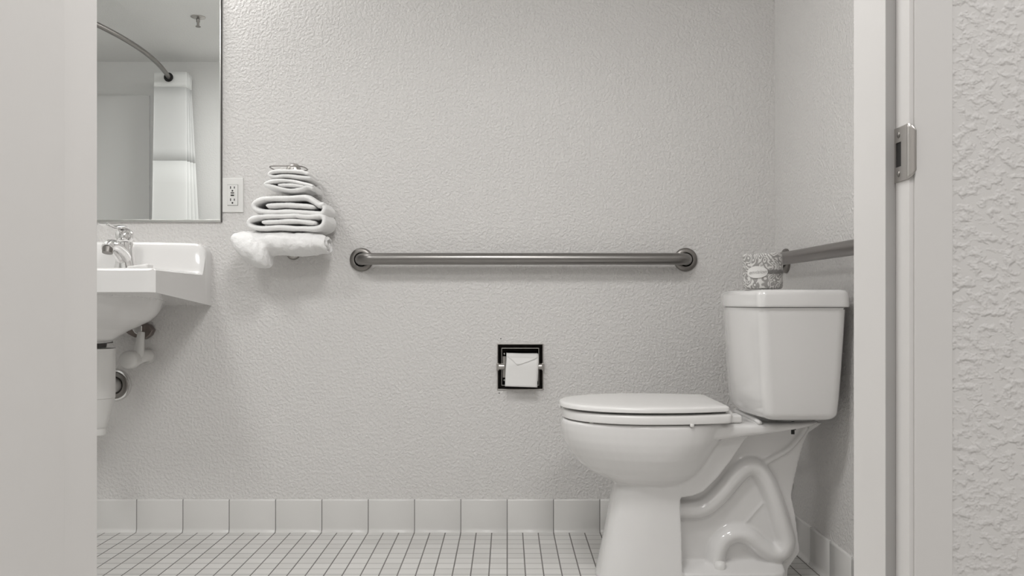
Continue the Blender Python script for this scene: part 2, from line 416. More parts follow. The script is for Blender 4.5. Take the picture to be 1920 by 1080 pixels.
for a, b in zip(vr, vr[1:]):
    for i in range(n):
        bm.faces.new((a[i], a[(i+1) % n], b[(i+1) % n], b[i]))
child(obj('seat', bm, M['plastic'], auto=50))
for px_, Yb in ((1109, 2.275), (1297, 2.222)):
    for sg in (1, -1):
        bm = bmesh.new(); x = (px_-VX)*Yb/F
        lathe(bm, [(0,-.0065),(.0045,-.0055),(.0055,-.003),(.0055,.003)], (x, YT+sg*(Yb-YT-.004) if sg > 0 else YT-(Yb-YT-.004), .4455))
        child(obj('seat_bumper', bm, M['plastic'], smooth=True))
for s in (-1, 1):
    bm = bmesh.new(); box(bm, .560, .612, YT+s*.09-.024, YT+s*.09+.024, .441, .462)
    o = child(obj('hinge', bm, M['plastic'])); bevel(o, .006, 4)
    bm = bmesh.new(); tube(bm, [(.575, YT+s*.09-.03, .468), (.575, YT+s*.09+.03, .468)], .0085, 16); child(obj('hinge_barrel', bm, M['plastic'], auto=40))

# tank
def tank_ring(Xc, Xe, Xb, hw, z, rc=.012, ins=0):
    Xc += ins; Xe += ins; Xb -= ins; hw -= ins; rc = max(rc-ins*.3, .004)
    pts = []
    n = 24
    for k in range(n+1):                        # bowed front from far to near
        t = -1+2*k/n; t *= (hw-rc)/hw
        pts.append((Xc+(Xe-Xc)*abs(t)**1.7, YT-hw*t*-1 if False else YT-hw*t, z))
    pts = [(x, y, z) for x, y, _ in pts]        # far (+) ... near (-) because y = YT - hw*t
    out = []
    for p in pts: out.append(p)
    xn = pts[-1][0]
    for k in range(1, 7):
        a = k/6*PI/2; out.append((xn+rc*(1-math.cos(a)), YT-hw+rc-rc*math.sin(a), z))
    for k in range(0, 7):
        a = k/6*PI/2; out.append((Xb-rc+rc*math.sin(a), YT-hw+rc-rc*math.cos(a), z))
    for k in range(0, 7):
        a = k/6*PI/2; out.append((Xb-rc+rc*math.cos(a), YT+hw-rc+rc*math.sin(a), z))
    for k in range(0, 6):
        a = k/6*PI/2; out.append((xn+rc-rc*math.sin(a), YT+hw-rc+rc*math.cos(a), z))
    return out
bm = bmesh.new(); rings = []
Z0, Z1 = .457, .7425
for k in range(0, 7):                           # rounded bottom edge
    a = k/6*PI/2; r = .020
    z = Z0+r*(1-math.sin(PI/2-a)) if False else Z0+r*(1-math.cos(a))
    t = (z-Z0)/(Z1-Z0)
    rings.append(tank_ring(lerp(.632,.6065,t), lerp(.656,.640,t), lerp(.838,.855,t), lerp(.186,.199,t), z, .026, r*(1-math.sin(a))))
for k in range(1, 9):
    t0 = .020/(Z1-Z0); t = lerp(t0, 1, k/8); q = t**.8
    rings.append(tank_ring(lerp(.632,.6065,q), lerp(.656,.640,q), lerp(.838,.855,q), lerp(.186,.199,q), lerp(Z0, Z1, t), .026))
loft(bm, rings)
child(obj('tank', bm, M['porcelain'], auto=60))
bm = bmesh.new()
loft(bm, [tank_ring(.6045,.638,.858,.2015,.7435,.014,i) if False else tank_ring(.6025,.6335,.862,.2055,z,.024,i) for z, i in
          ((.7445,.006),(.7440,.0015),(.7450,0),(.7500,0),(.7740,.0005),(.7815,.0025),(.7860,.0065),(.7882,.013),(.7888,.03))])
child(obj('tank_lid', bm, M['porcelain'], auto=60))
bm = bmesh.new(); loft(bm, [tank_ring(.612,.645,.852,.195,z,.014) for z in (.738,.7446)]); child(obj('tank_gasket', bm, M['seam']))
# tank bolt, bolt caps
bx_, bz_ = W(1487, 806, 2.30)
for s in (-1, 1):
    bm = bmesh.new(); lathe(bm, [(0,-.0115),(.0045,-.0115),(.0045,0),(.008,0),(.008,.003),(.004,.004),(.004,.022)], (bx_, YT+s*.088, bz_), seg=16)
    o = child(obj('tank_bolt', bm, M['black'], auto=40))
    bm = bmesh.new()
    for q in (-1, 1): tube(bm, [(bx_+q*.0045, YT+s*.088, bz_+.002), (bx_+q*.0135, YT+s*.088, bz_+.005)], [.0022, .0045], 10)
    w_ = obj('wing_nut', bm, M['plastic'], smooth=True); w_.parent = o
    bm = bmesh.new(); lathe(bm, [(.0165,0),(.0165,.012),(.0150,.019),(.010,.0235),(0,.025)], ((1350-VX)*2.315/F, YT+s*.074, .047), seg=28)
    child(obj('bolt_cap', bm, M['plastic'], auto=50))
# water supply behind the toilet
sv = tag(empty('supply_valve', (XR, 2.72, .20)), 'chrome stop valve and grey supply hose low on the right wall behind the toilet', 'valve')
def kid(par, o): o.parent = par; o.matrix_parent_inverse = Matrix.Translation(-par.location); return o
bm = bmesh.new(); lathe(bm, [(.0,-.012),(.022,-.010),(.028,-.004),(.029,0)], (XR, 2.72, .20), 'X', 28); kid(sv, obj('escutcheon', bm, M['chrome'], auto=40))
bm = bmesh.new(); tube(bm, [(XR-.01, 2.72, .20), (XR-.05, 2.72, .20)], .008, 14); tube(bm, [(XR-.045, 2.72, .185), (XR-.045, 2.72, .23)], .010, 14); kid(sv, obj('valve_body', bm, M['chrome'], auto=40))
bm = bmesh.new(); tube(bm, catmull([(XR-.045,2.72,.23),(XR-.05,2.70,.27),(XR-.075,2.57,.34),(XR-.10,2.55,.41),(XR-.10,2.54,.458)], 8), .0055, 12); kid(sv, obj('hose', bm, M['nickel'], smooth=True))

# ------------------------------------------------------------------ wrapped roll on the tank
RC = (.668, 2.285); RZ = .7895; RR = .0512; RH = .0985
def wrapper_mat():
    m = mat('printed_roll_wrapper', (.6,.6,.6), .35); N, L, b = nt(m)
    tc = N.new('ShaderNodeTexCoord'); n1 = N.new('ShaderNodeTexNoise'); n1.inputs['Scale'].default_value = 32; n1.inputs['Detail'].default_value = 1
    L.new(tc.outputs['Object'], n1.inputs['Vector'])
    ad = N.new('ShaderNodeMix'); ad.data_type = 'RGBA'; ad.blend_type = 'LINEAR_LIGHT'; ad.inputs['Factor'].default_value = .045
    L.new(tc.outputs['Object'], ad.inputs['A']); L.new(n1.outputs['Color'], ad.inputs['B'])
    v = N.new('ShaderNodeTexVoronoi'); v.inputs['Scale'].default_value = 30; L.new(ad.outputs['Result'], v.inputs['Vector'])
    mu = N.new('ShaderNodeMath'); mu.operation = 'MULTIPLY'; mu.inputs[1].default_value = 21; L.new(v.outputs['Distance'], mu.inputs[0])
    si = N.new('ShaderNodeMath'); si.operation = 'SINE'; L.new(mu.outputs[0], si.inputs[0])
    r = N.new('ShaderNodeMapRange'); r.inputs['From Min'].default_value = -.2; r.inputs['From Max'].default_value = .5; L.new(si.outputs[0], r.inputs[0])
    mx = N.new('ShaderNodeMix'); mx.data_type = 'RGBA'; mx.inputs['A'].default_value = (.30,.29,.28,1); mx.inputs['B'].default_value = (.66,.65,.63,1)
    L.new(r.outputs[0], mx.inputs['Factor']); L.new(mx.outputs['Result'], b.inputs['Base Color'])
    n2 = N.new('ShaderNodeTexNoise'); n2.inputs['Scale'].default_value = 90; L.new(tc.outputs['Object'], n2.inputs['Vector'])
    bp = N.new('ShaderNodeBump'); bp.inputs['Strength'].default_value = .5; bp.inputs['Distance'].default_value = .001
    L.new(n2.outputs['Fac'], bp.inputs['Height']); L.new(bp.outputs[0], b.inputs['Normal'])
    return m
M['wrap'] = wrapper_mat()
M['wrap_label'] = vary(mat('wrapper_label_white', (.72,.71,.69), .4), (.68,.67,.65), (.73,.72,.70), 40)
M['wrap_band'] = vary(mat('wrapper_band_grey', (.17,.165,.16), .4), (.13,.125,.12), (.22,.215,.21), 60)
M['wrap_ink'] = vary(mat('wrapper_ink_grey', (.36,.35,.34), .5), (.33,.32,.31), (.40,.39,.38), 60)
roll = tag(empty('wrapped_toilet_roll', (RC[0], RC[1], RZ)), 'paper-wrapped toilet roll with grey swirl print standing on the toilet tank', 'toilet roll')
bm = bmesh.new(); rings = []
def rr_(a, z):
    q = noise.noise(Vector((math.cos(a)*1.7, math.sin(a)*1.7, z*26)))*.0022
    return q
for k, (r, z) in enumerate([(.016,.010),(.022,.003),(.040,.0015),(.0475,.002),(.0505,.006),(.0512,.012)]+[(RR+.0004*math.sin(i*2.1), .012+i*.0077) for i in range(1, 10)]+[(.0507,.0865),(.0485,.0905),(.042,.0925),(.024,.0915),(.018,.083)]):
    ring = []
    for i in range(72):
        a = 2*PI*i/72; q = r+rr_(a, z)*(1.4 if z < .01 or z > .09 else 1)
        ring.append((RC[0]+q*math.cos(a), RC[1]+q*math.sin(a), RZ+max(z+(rr_(a*2, z)*1.2 if z > .09 else 0), .0003)))
    rings.append(ring)
loft(bm, rings); kid(roll, obj('wrapper', bm, M['wrap'], smooth=True))
def on_roll(s, z, d=.0014):              # s metres round the side, 0 = towards the doorway
    a0 = math.atan2(-RC[1], -RC[0]); a = a0+s/RR
    return (RC[0]+(RR+d+rr_(a, z))*math.cos(a), RC[1]+(RR+d+rr_(a, z))*math.sin(a), RZ+z)
bm = bmesh.new(); vc = bm.verts.new(on_roll(-.015, .044, .002)); prev = []
for fr in (.33, .66, 1.0):
    cur = [bm.verts.new(on_roll(-.015+.0265*fr*math.cos(2*PI*i/48), .044+.0155*fr*math.sin(2*PI*i/48), .0019)) for i in range(48)]
    for i in range(48):
        j = (i+1) % 48
        if prev: bm.faces.new((prev[i], prev[j], cur[j], cur[i]))
        else: bm.faces.new((vc, cur[i], cur[j]))
    prev = cur
kid(roll, obj('oval_label', bm, M['wrap_label'], smooth=True))
bm = bmesh.new()
for z0, z1 in ((.0415,.0490),(.0500,.0508),(.0395,.0403),(.0365,.0370)):
    g = [[bm.verts.new(on_roll(.011+i*.0022, z, .0016)) for i in range(28)] for z in (z0, z1)]
    for i in range(27): bm.faces.new((g[0][i], g[0][i+1], g[1][i+1], g[1][i]))
kid(roll, obj('printed_band', bm, M['wrap_band'], smooth=True))
cu = bpy.data.curves.new('t', 'FONT'); cu.body = 'envision'; cu.size = .0135; cu.shear = .35; cu.align_x = 'CENTER'; cu.align_y = 'CENTER'
to = bpy.data.objects.new('t', cu); COL.objects.link(to)
dg = bpy.context.evaluated_depsgraph_get(); me = bpy.data.meshes.new_from_object(to.evaluated_get(dg)); bpy.data.objects.remove(to)
bm = bmesh.new(); bm.from_mesh(me)
bmesh.ops.subdivide_edges(bm, edges=bm.edges, cuts=1)
for v in bm.verts: v.co = Vector(on_roll(-.014+v.co.x, .044+v.co.y+v.co.x*.06, .0025))
kid(roll, obj('lettering', bm, M['wrap_ink']))

# ------------------------------------------------------------------ grab bars
def grab(name, ends, bend, wall_n, label, bar_mat, along):
    a, b = Vector(ends[0]), Vector(ends[1]); n = Vector(wall_n); d = (b-a).normalized(); off = .057; R = .045
    root = tag(empty(name, a), label, 'grab bar', 'stainless grab bars')
    pts = [a+n*.004, a+n*(off-R)]
    for k in range(1, 9):
        t = k/8*PI/2; pts.append(a+n*(off-R+R*math.sin(t))+d*(R*(1-math.cos(t))))
    L = (b-a).length
    for k in range(1, 12): pts.append(a+n*off+d*lerp(R, L-R, k/12))
    for k in range(0, 9):
        t = k/8*PI/2; pts.append(b+n*(off-R+R*math.cos(t))-d*(R*(1-math.sin(t))))
    pts += [b+n*(off-R), b+n*.004]
    bm = bmesh.new(); tube(bm, pts, .0192, 36)
    kid(root, obj('bar', bm, bar_mat, smooth=True))
    for p in (a, b):
        bm = bmesh.new()
        ax = 'Y' if abs(n.y) > .5 else 'X'
        lathe(bm, [(.0385,-.000),(.0390,-.004),(.0375,-.0085),(.0335,-.0115),(.0255,-.0130),(.0232,-.0125),(.0222,-.006),(.0215,0)], p, ax, 48)
        f = kid(root, obj('flange', bm, M['steel_disc'], auto=45))
        bm = bmesh.new(); lathe(bm, [(.0224,-.0105),(.0190,-.0105),(.0190,0),(.0224,0)], p, ax, 40); s_ = obj('flange_gap', bm, M['black']); s_.parent = f
    return root
grab('grab_bar', ((-.4797, YB, .8966), (.587, YB, .8966)), 0, (0,-1,0), 'long stainless steel grab bar mounted level on the back wall', M['steel'], 'x')
grab('grab_bar', ((XR, 2.760, .887), (XR, 1.87, .887)), 0, (-1,0,0), 'short stainless steel grab bar on the right wall above the toilet tank', M['steel_y'], 'y')

# ------------------------------------------------------------------ recessed paper holder
hold = tag(empty('paper_holder', (HX, YB, HZ)), 'square chrome recessed paper holder with painted-in dark reflection set into the back wall', 'toilet paper holder')
S = .0765
def frame(bm, o, i, y0, y1, cx=HX, cz=HZ):
    a = [(-o,-o),(o,-o),(o,o),(-o,o)]; b = [(-i,-i),(i,-i),(i,i),(-i,i)]
    v = {}
    for nm, q in (('o', a), ('i', b)):
        for yy in (y0, y1): v[nm, yy] = [bm.verts.new((cx+p[0], yy, cz+p[1])) for p in q]
    for k in range(4):
        j = (k+1) % 4
        bm.faces.new((v['o',y0][k], v['o',y0][j], v['i',y0][j], v['i',y0][k])); bm.faces.new((v['o',y1][k], v['i',y1][k], v['i',y1][j], v['o',y1][j]))
        bm.faces.new((v['o',y0][k], v['o',y1][k], v['o',y1][j], v['o',y0][j])); bm.faces.new((v['i',y0][k], v['i',y0][j], v['i',y1][j], v['i',y1][k]))
bm = bmesh.new(); frame(bm, S, S-.0035, YB-.004, YB+.001); kid(hold, bevel(obj('rim', bm, M['nickel']), .001, 2))
bm = bmesh.new(); frame(bm, S-.0035, .0605, YB-.0015, YB+.0015); kid(hold, obj('face_plate', bm, M['dark_reflection']))
bm = bmesh.new(); frame(bm, .0620, .0600, YB-.0030, YB+.001); kid(hold, bevel(obj('inner_lip', bm, M['nickel']), .0006, 2))
bm = bmesh.new(); frame(bm, .0655, .0600, YB-.001, YB+.075); box(bm, HX-.0655, HX+.0655, YB+.072, YB+.078, HZ-.0655, HZ+.0655); kid(hold, obj('recess_box', bm, M['dark_reflection']))
for s in (-1, 1):
    bm = bmesh.new()
    tube(bm, [(HX+s*.0715, YB-.0105, HZ+.001), (HX+s*.052, YB-.0105, HZ+.001)], .0105, 20)
    box(bm, HX+s*.0745-.004, HX+s*.0745+.004, YB-.016, YB, HZ-.0115, HZ+.0125)
    e = kid(hold, bevel(obj('roller_post', bm, M['nickel']), .0012, 2, 50))
    bm = bmesh.new(); lathe(bm, [(.0018,0),(.0018,.002)], (HX+s*.0745, YB-.0178, HZ), 'Y', 12); h = obj('post_pin', bm, M['black']); h.parent = e; h.matrix_parent_inverse = Matrix.Translation(-hold.location)
bm = bmesh.new(); box(bm, HX-.0575, HX-.0475, YB+.004, YB+.008, HZ-.036, HZ+.034); kid(hold, obj('side_spring', bm, M['nickel']))
for z in (-.045, .042):
    bm = bmesh.new(); lathe(bm, [(0,-.002),(.003,-.0015),(.0035,.001)], (HX-.0525, YB+.004, HZ+z), 'Y', 14); kid(hold, obj('screw', bm, M['nickel'], smooth=True))
# the roll in it
pr = tag(empty('toilet_paper_roll', (HX, YB+.008, HZ)), 'white toilet paper roll with its end folded to a point, in the recessed holder', 'toilet roll')
RX0, RX1 = HX-.0450, HX+.0590; RY = YB+.009; R_ = .0465; RZ_ = HZ-.0025
bm = bmesh.new()
lathe(bm, [(.019,RX0+.001),(R_-.001,RX0+.001),(R_,RX0+.002),(R_,RX1-.002),(R_-.001,RX1-.001),(.019,RX1-.001)], (0, RY, RZ_), 'X', 64)
kid(pr, obj('roll', bm, M['paper'], auto=40))
# loose outer sheet hanging over the front, slightly skew, with folded point
bm = bmesh.new(); g = []
path = [(RY+R_*.25, RZ_+R_*.985)]
for k in range(0, 15):
    a = math.radians(75-k*5.5); path.append((RY-(R_+.0016)*math.cos(a), RZ_+(R_+.0016)*math.sin(a)))
for k in range(1, 11): path.append((path[15][0]-.0006*k, path[15][1]-.0058*k))
for i, (y, z) in enumerate(path):
    t = i/(len(path)-1); row = []
    for j in range(13):
        u = j/12; sk = -.0045*sstep(.25, 1, t)
        row.append(bm.verts.new((lerp(RX0-.0005, RX1+.0005, u)+sk, y-.0012*math.sin(u*PI)*sstep(.3,1,t), z-.0035*(u-.5)*1.0)))
    g.append(row)
for a, b in zip(g, g[1:]):
    for j in range(12): bm.faces.new((a[j], a[j+1], b[j+1], b[j]))
o = kid(pr, obj('sheet', bm, M['paper'], smooth=True)); so = o.modifiers.new('s', 'SOLIDIFY'); so.thickness = .0008
bm = bmesh.new()
def FS(u, v): # on the sheet front: u 0..1 across, v metres below roll top
    z = RZ_+R_-v; yy = RY-math.sqrt(max((R_+.0030)**2-(z-RZ_)**2, 0)); return (lerp(RX0, RX1, u), yy, z-.0035*(u-.5))
pts = [[FS(lerp(a0, a1, j/8), v) for j in range(9)] for a0, a1, v in ((.02,.98,.0105),(.10,.88,.0165),(.19,.72,.0235),(.27,.52,.0305),(.335,.36,.0365))]
vv = [[bm.verts.new(p) for p in r] for r in pts]
for a, b in zip(vv, vv[1:]):
    for j in range(8): bm.faces.new((a[j], a[j+1], b[j+1], b[j]))
o = kid(pr, obj('folded_point', bm, M['paper'], smooth=True)); so = o.modifiers.new('s', 'SOLIDIFY'); so.thickness = .0012
# two old screw marks on the wall
for px_, py_ in ((939, 635), (936, 737)):
    x, z = W(px_, py_, YB); bm = bmesh.new(); lathe(bm, [(.0001,-.001),(.0018,-.0008),(.0024,.001)], (x, YB, z), 'Y', 12)
    tag(obj('screw_anchor', bm, M['seam'], smooth=True), 'tiny dark screw spot on the wall just %s the recessed paper holder' % ('above' if py_ < 700 else 'below'), 'screw', 'screw spots by the paper holder')

# ------------------------------------------------------------------ mirror
mi = tag(empty('wall_mirror', (-1.3, YB, 1.02)), 'large rectangular wall mirror with thin steel edge above the sink', 'mirror')
MX1 = -.9435; MZ0 = 1.0235
bm = bmesh.new(); box(bm, -1.76, MX1, YB-.0065, YB-.001, MZ0, 1.95); kid(mi, obj('glass', bm, M['mirror']))
bm = bmesh.new(); box(bm, -1.765, MX1+.002, YB-.0090, YB, MZ0-.0035, MZ0+.0045); kid(mi, bevel(obj('bottom_channel', bm, M['mirror_edge']), .001, 2))
bm = bmesh.new(); box(bm, MX1-.001, MX1+.002, YB-.0085, YB, MZ0-.0035, 1.95); kid(mi, obj('side_edge', bm, M['mirror_edge']))
bm = bmesh.new(); box(bm, MX1+.002, MX1+.0048, YB-.005, YB, MZ0-.004, 1.95); kid(mi, obj('edge_seal', bm, M['seam']))

# ------------------------------------------------------------------ outlet
OX, OZ = -.903, 1.109
ot = tag(empty('wall_outlet', (OX, YB, OZ)), 'white ground-fault power outlet between the mirror and the towels', 'power outlet')
bm = bmesh.new(); box(bm, OX-.035, OX+.035, YB-.0055, YB, OZ-.057, OZ+.057); kid(ot, bevel(obj('cover_plate', bm, M['outlet']), .003, 4))
bm = bmesh.new(); box(bm, OX-.0168, OX+.0168, YB-.0085, YB-.004, OZ-.0335, OZ+.0335); kid(ot, bevel(obj('receptacle', bm, M['outlet']), .0008, 2))
bm = bmesh.new(); box(bm, OX-.0175, OX+.0175, YB-.0058, YB-.004, OZ-.0345, OZ+.0345); kid(ot, obj('receptacle_gap', bm, M['seam']))
for dz in (.0215, -.0185):
    for dx, hh in ((-.0062,.0042), (.0062,.0035)):
        bm = bmesh.new(); box(bm, OX+dx-.0014, OX+dx+.0014, YB-.0088, YB-.008, OZ+dz+.003-hh, OZ+dz+.003+hh); kid(ot, obj('slot', bm, M['black']))
    bm = bmesh.new(); lathe(bm, [(.0028,-.0006),(.0028,.0006)], (OX, YB-.0083, OZ+dz-.0075), 'Y', 14); kid(ot, obj('ground_hole', bm, M['black']))
bm = bmesh.new(); box(bm, OX-.0055, OX+.0055, YB-.0100, YB-.008, OZ+.0052, OZ+.0088); kid(ot, obj('reset_button', bm, M['seam']))
bm = bmesh.new(); box(bm, OX-.0055, OX+.0055, YB-.0100, YB-.008, OZ-.0030, OZ+.0008); kid(ot, obj('test_button', bm, M['black']))

# ------------------------------------------------------------------ sink
sink = tag(empty('wall_sink', (-1.25, YB, .74)), 'white wall-hung porcelain sink with backsplash and chrome faucet under the mirror', 'sink')
SX0, SX1, SY0, SY1 = -1.545, -.957, 2.372, YB
def sink_top(x, y, u, v):
    z = .850
    bx, by = (x+1.25)/.225, (y-2.575)/.155
    r = math.sqrt(bx*bx+by*by); z -= .11*(1-sstep(.55, 1.05, r))
    cx = abs(x+1.25)/.295
    bsz = .952-.006*cx**2-.085*(1-math.sqrt(max(0, 1-max(0, (cx-.80)/.20)**2)))**1.0
    z = lerp(z, bsz, sstep(2.785, 2.832, y))
    return z
def sink_bot(x, y):
    z = lerp(.784, .745, (y-SY0)/(SY1-SY0))
    r = math.hypot((x+1.25)/.202, (y-2.63)/.205)
    if r < 1: z -= .128*interp([(0,1),(.2,1),(.30,.945),(.36,.87),(.5,.725),(.65,.61),(.8,.485),(.9,.345),(.96,.2),(1,0)], r)[0]
    return z
bm = bmesh.new(); nx, ny = 96, 84
T, B = [], []
for j in range(ny+1):
    v = j/ny; y = lerp(SY0, SY1, v); tr_, br = [], []
    for i in range(nx+1):
        u = i/nx
        s0, s1 = lerp(SX0, SX0+.012, v), lerp(SX1, SX1-.018, v)
        # softly rounded front corners
        x = lerp(s0, s1, u); yy = y
        e = abs(2*u-1)
        if e > .9: yy = y+(.010*((e-.9)/.1)**2.5)*(1-v)**8
        d = min(x-s0, s1-x, (yy-SY0))
        rnd = .007*(1-sstep(0, .010, d)) if d < .010 else 0
        tr_.append(bm.verts.new((x, yy, sink_top(x, yy, u, v)-rnd))); br.append(bm.verts.new((x, yy, sink_bot(x, yy))))
    T.append(tr_); B.append(br)
for j in range(ny):
    for i in range(nx):
        bm.faces.new((T[j][i], T[j][i+1], T[j+1][i+1], T[j+1][i])); bm.faces.new((B[j][i], B[j+1][i], B[j+1][i+1], B[j][i+1]))
for i in range(nx):
    bm.faces.new((T[0][i], B[0][i], B[0][i+1], T[0][i+1])); bm.faces.new((T[ny][i], T[ny][i+1], B[ny][i+1], B[ny][i]))
for j in range(ny):
    bm.faces.new((T[j][0], T[j+1][0], B[j+1][0], B[j][0])); bm.faces.new((T[j][nx], B[j][nx], B[j+1][nx], T[j+1][nx]))
kid(sink, obj('basin', bm, M['porcelain'], auto=42))
# wall bracket slots seen under the rim
# tail flange
bm = bmesh.new(); lathe(bm, [(0,.004),(.048,.004),(.048,-.018),(.043,-.022)], (-1.25, 2.655, .655), seg=40); kid(sink, obj('drain_boss', bm, M['porcelain'], auto=50))
bm = bmesh.new(); lathe(bm, [(.047,0),(.047,-.004),(.030,-.006),(.028,-.018)], (-1.25, 2.66, .6365), seg=32); kid(sink, obj('drain_nut', bm, M['seam'], auto=40))

# faucet: sub-thing part of the sink
FXc, FY = -1.198, 2.745
fa = empty('faucet', (FXc, FY, .85)); fa.parent = sink; fa.matrix_parent_inverse = Matrix.Translation(-sink.location)
def fkid(o): o.parent = fa; o.matrix_parent_inverse = (Matrix.Translation(sink.location) @ Matrix.Translation(-sink.location) @ Matrix.Translation(fa.location)).inverted(); return o
def ell_ring(c, rx, ry, n=28, tilt=0):
    return [(c[0]+rx*math.cos(2*PI*k/n), c[1]+ry*math.sin(2*PI*k/n)*math.cos(tilt), c[2]+ry*math.sin(2*PI*k/n)*math.sin(tilt)) for k in range(n)]
bm = bmesh.new()
loft(bm, [ell_ring((FXc, FY+.004, .849), .040, .038), ell_ring((FXc, FY+.004, .853), .039, .037), ell_ring((FXc, FY+.002, .866), .034, .034), ell_ring((FXc, FY, .886), .029, .030), ell_ring((FXc, FY-.002, .912), .0265, .028), ell_ring((FXc, FY-.004, .932), .0260, .028), ell_ring((FXc, FY-.006, .944), .023, .025), ell_ring((FXc, FY-.006, .947), .012, .012)])
# spout reaching forward
sp = catmull([(FXc, FY-.002, .886), (FXc, FY-.035, .909), (FXc, FY-.075, .924), (FXc, FY-.108, .926), (FXc, FY-.126, .917)], 6)
tube(bm, sp, [lerp(.0250, .0180, i/(len(sp)-1)) for i in range(len(sp))], 24)
fkid(obj('faucet_body', bm, M['chrome'], auto=50))
bm = bmesh.new(); tube(bm, [(FXc, FY-.119, .920), (FXc, FY-.124, .904)], [.0165, .0150], 24); fkid(obj('aerator', bm, M['steel_disc'], auto=40))
bm = bmesh.new()
loft(bm, [ell_ring((FXc, FY-.008, .949), .0235, .025), ell_ring((FXc, FY-.009, .958), .0260, .0275), ell_ring((FXc, FY-.008, .972), .0255, .027), ell_ring((FXc, FY-.006, .982), .020, .022), ell_ring((FXc, FY-.006, .987), .008, .009)])
lv = catmull([(FXc, FY+.010, .974), (FXc, FY-.02, .988), (FXc, FY-.06, .987), (FXc, FY-.10, .983), (FXc, FY-.138, .9875), (FXc, FY-.150, .992)], 6); rings = []
for i, p in enumerate(lv):
    t = i/(len(lv)-1); wv = lerp(.0205, .0150, t); hv = lerp(.0075, .0032, t)
    rings.append([(p.x+wv*math.cos(2*PI*k/20), p.y, p.z+hv*math.sin(2*PI*k/20)) for k in range(20)])
loft(bm, rings); fkid(obj('lever', bm, M['chrome'], auto=50))
bm = bmesh.new(); tube(bm, [(FXc, FY+.048, .85), (FXc, FY+.048, .895)], .0028, 10); lathe(bm, [(0,.004),(.0055,.003),(.0055,-.003),(0,-.004)], (FXc, FY+.048, .897), seg=16); fkid(obj('lift_rod', bm, M['chrome'], auto=50))
# soap
sb = bmesh.new(); box(sb, -1.172, -1.097, 2.668, 2.714, .850, .8745)
for v in sb.verts:
    if v.co.z > .86 and v.co.x < -1.15: v.co.z -= .008; v.co.x += .012
o = tag(obj('soap_bar', sb, M['paper']), 'small white wrapped soap bar on the sink rim beside the faucet', 'soap'); bevel(o, .005, 4)

# drain trap with white cover
trp = tag(empty('drain_trap', (-1.25, 2.66, .35)), 'drain trap in a ribbed white cover hanging below the sink', 'drain pipe')
TX, TY = -1.245, 2.66
bm = bmesh.new(); seg = 48
def rib(r, z, amp=.0012, n=9, cx=TX, cy=TY):
    return [(cx+(r+amp*abs(math.sin(k/seg*2*PI*n/2)))*math.cos(2*PI*k/seg), cy+(r+amp*abs(math.sin(k/seg*2*PI*n/2)))*math.sin(2*PI*k/seg), z) for k in range(seg)]
loft(bm, [rib(.045,.609,0), rib(.0485,.612,0), rib(.0500,.616,0), rib(.0500,.607,0), rib(.0485,.604), rib(.0482,.50), rib(.0480,.466)])
kid(trp, obj('upper_cover', bm, M['insul'], auto=55))
bm = bmesh.new(); loft(bm, [rib(.0470,.4655), rib(.0455,.455), rib(.0375,.425), rib(.0285,.392), rib(.0250,.378), rib(.0235,.374,0)]); kid(trp, obj('lower_cover', bm, M['insul'], auto=55))
bm = bmesh.new(); loft(bm, [rib(.0225,.376,0), rib(.0225,.356,0), rib(.0215,.3535,0)]); kid(trp, obj('cleanout_cap', bm, M['insul'], auto=50))
bm = bmesh.new(); tube(bm, [(-1.258, 2.69, .49), (-1.285, 2.80, .485), (-1.291, 2.874, .484)], .024, 24); kid(trp, obj('trap_arm', bm, M['insul'], smooth=True))
bm = bmesh.new(); lathe(bm, [(.0255,-.010),(.030,-.014),(.036,-.0115),(.042,-.012),(.049,-.006),(.052,0)], (-1.291, YB, .484), 'Y', 48); kid(trp, obj('wall_escutcheon', bm, M['steel_disc'], auto=40))
bm = bmesh.new(); lathe(bm, [(.0465,-.0095),(.0500,-.0085),(.0535,-.003),(.054,0)], (-1.291, YB, .484), 'Y', 48); kid(trp, obj('escutcheon_edge', bm, M['chrome'], auto=40))
# stop valve with white cover
vx, vz = W(262, 622, 2.86)
sv2 = tag(empty('stop_valve', (vx, YB, vz)), 'water stop valve with white cover and brown wall bracket under the sink', 'valve')
bm = bmesh.new(); Yv = 2.862
prism(bm, [W(x, y, Yv) for x, y in ((230,616),(236,607),(262,604),(281,609),(288,619),(283,629),(271,637),(262,630),(255,633),(243,627))], 2.852, YB)
kid(sv2, bevel(obj('wall_bracket', bm, M['rust']), .003, 3))
bm = bmesh.new(); a_ = [(253,624),(246,613),(254,607),(267,611),(267,621),(259,628)]
prism(bm, [W(x, y, 2.84) for x, y in a_], 2.835, 2.853); kid(sv2, bevel(obj('compression_nut', bm, M['chrome']), .002, 2))
def T3(px, py, Y): x, z = W(px, py, Y); return (x, Y, z)
bm = bmesh.new(); tube(bm, catmull([T3(265,622,2.815), T3(263,638,2.812), T3(261,655,2.81), T3(258,668,2.81)], 5), [.0105,.011,.0115,.012,.0125,.0130,.0135,.0140,.0145,.015,.0155,.016,.0165,.017,.0175,.018][:16], 20); kid(sv2, obj('riser_cover', bm, M['insul'], smooth=True))
bm = bmesh.new(); c = T3(240, 675, 2.765)
lathe(bm, [(0,-.012),(.016,-.0115),(.024,-.008),(.028,-.002),(.0285,.004),(.0285,.03),(.024,.05)], (c[0], c[1], c[2]), 'Y', 32); kid(sv2, obj('valve_cover_end', bm, M['insul'], auto=60))
bm = bmesh.new(); tube(bm, catmull([T3(240,675,2.81), T3(256,672,2.82), T3(266,668,2.83), T3(273,667,2.845), T3(278,667,2.86)], 5), [lerp(.0225,.0195,i/20) for i in range(21)], 24); kid(sv2, obj('valve_cover', bm, M['insul'], smooth=True))
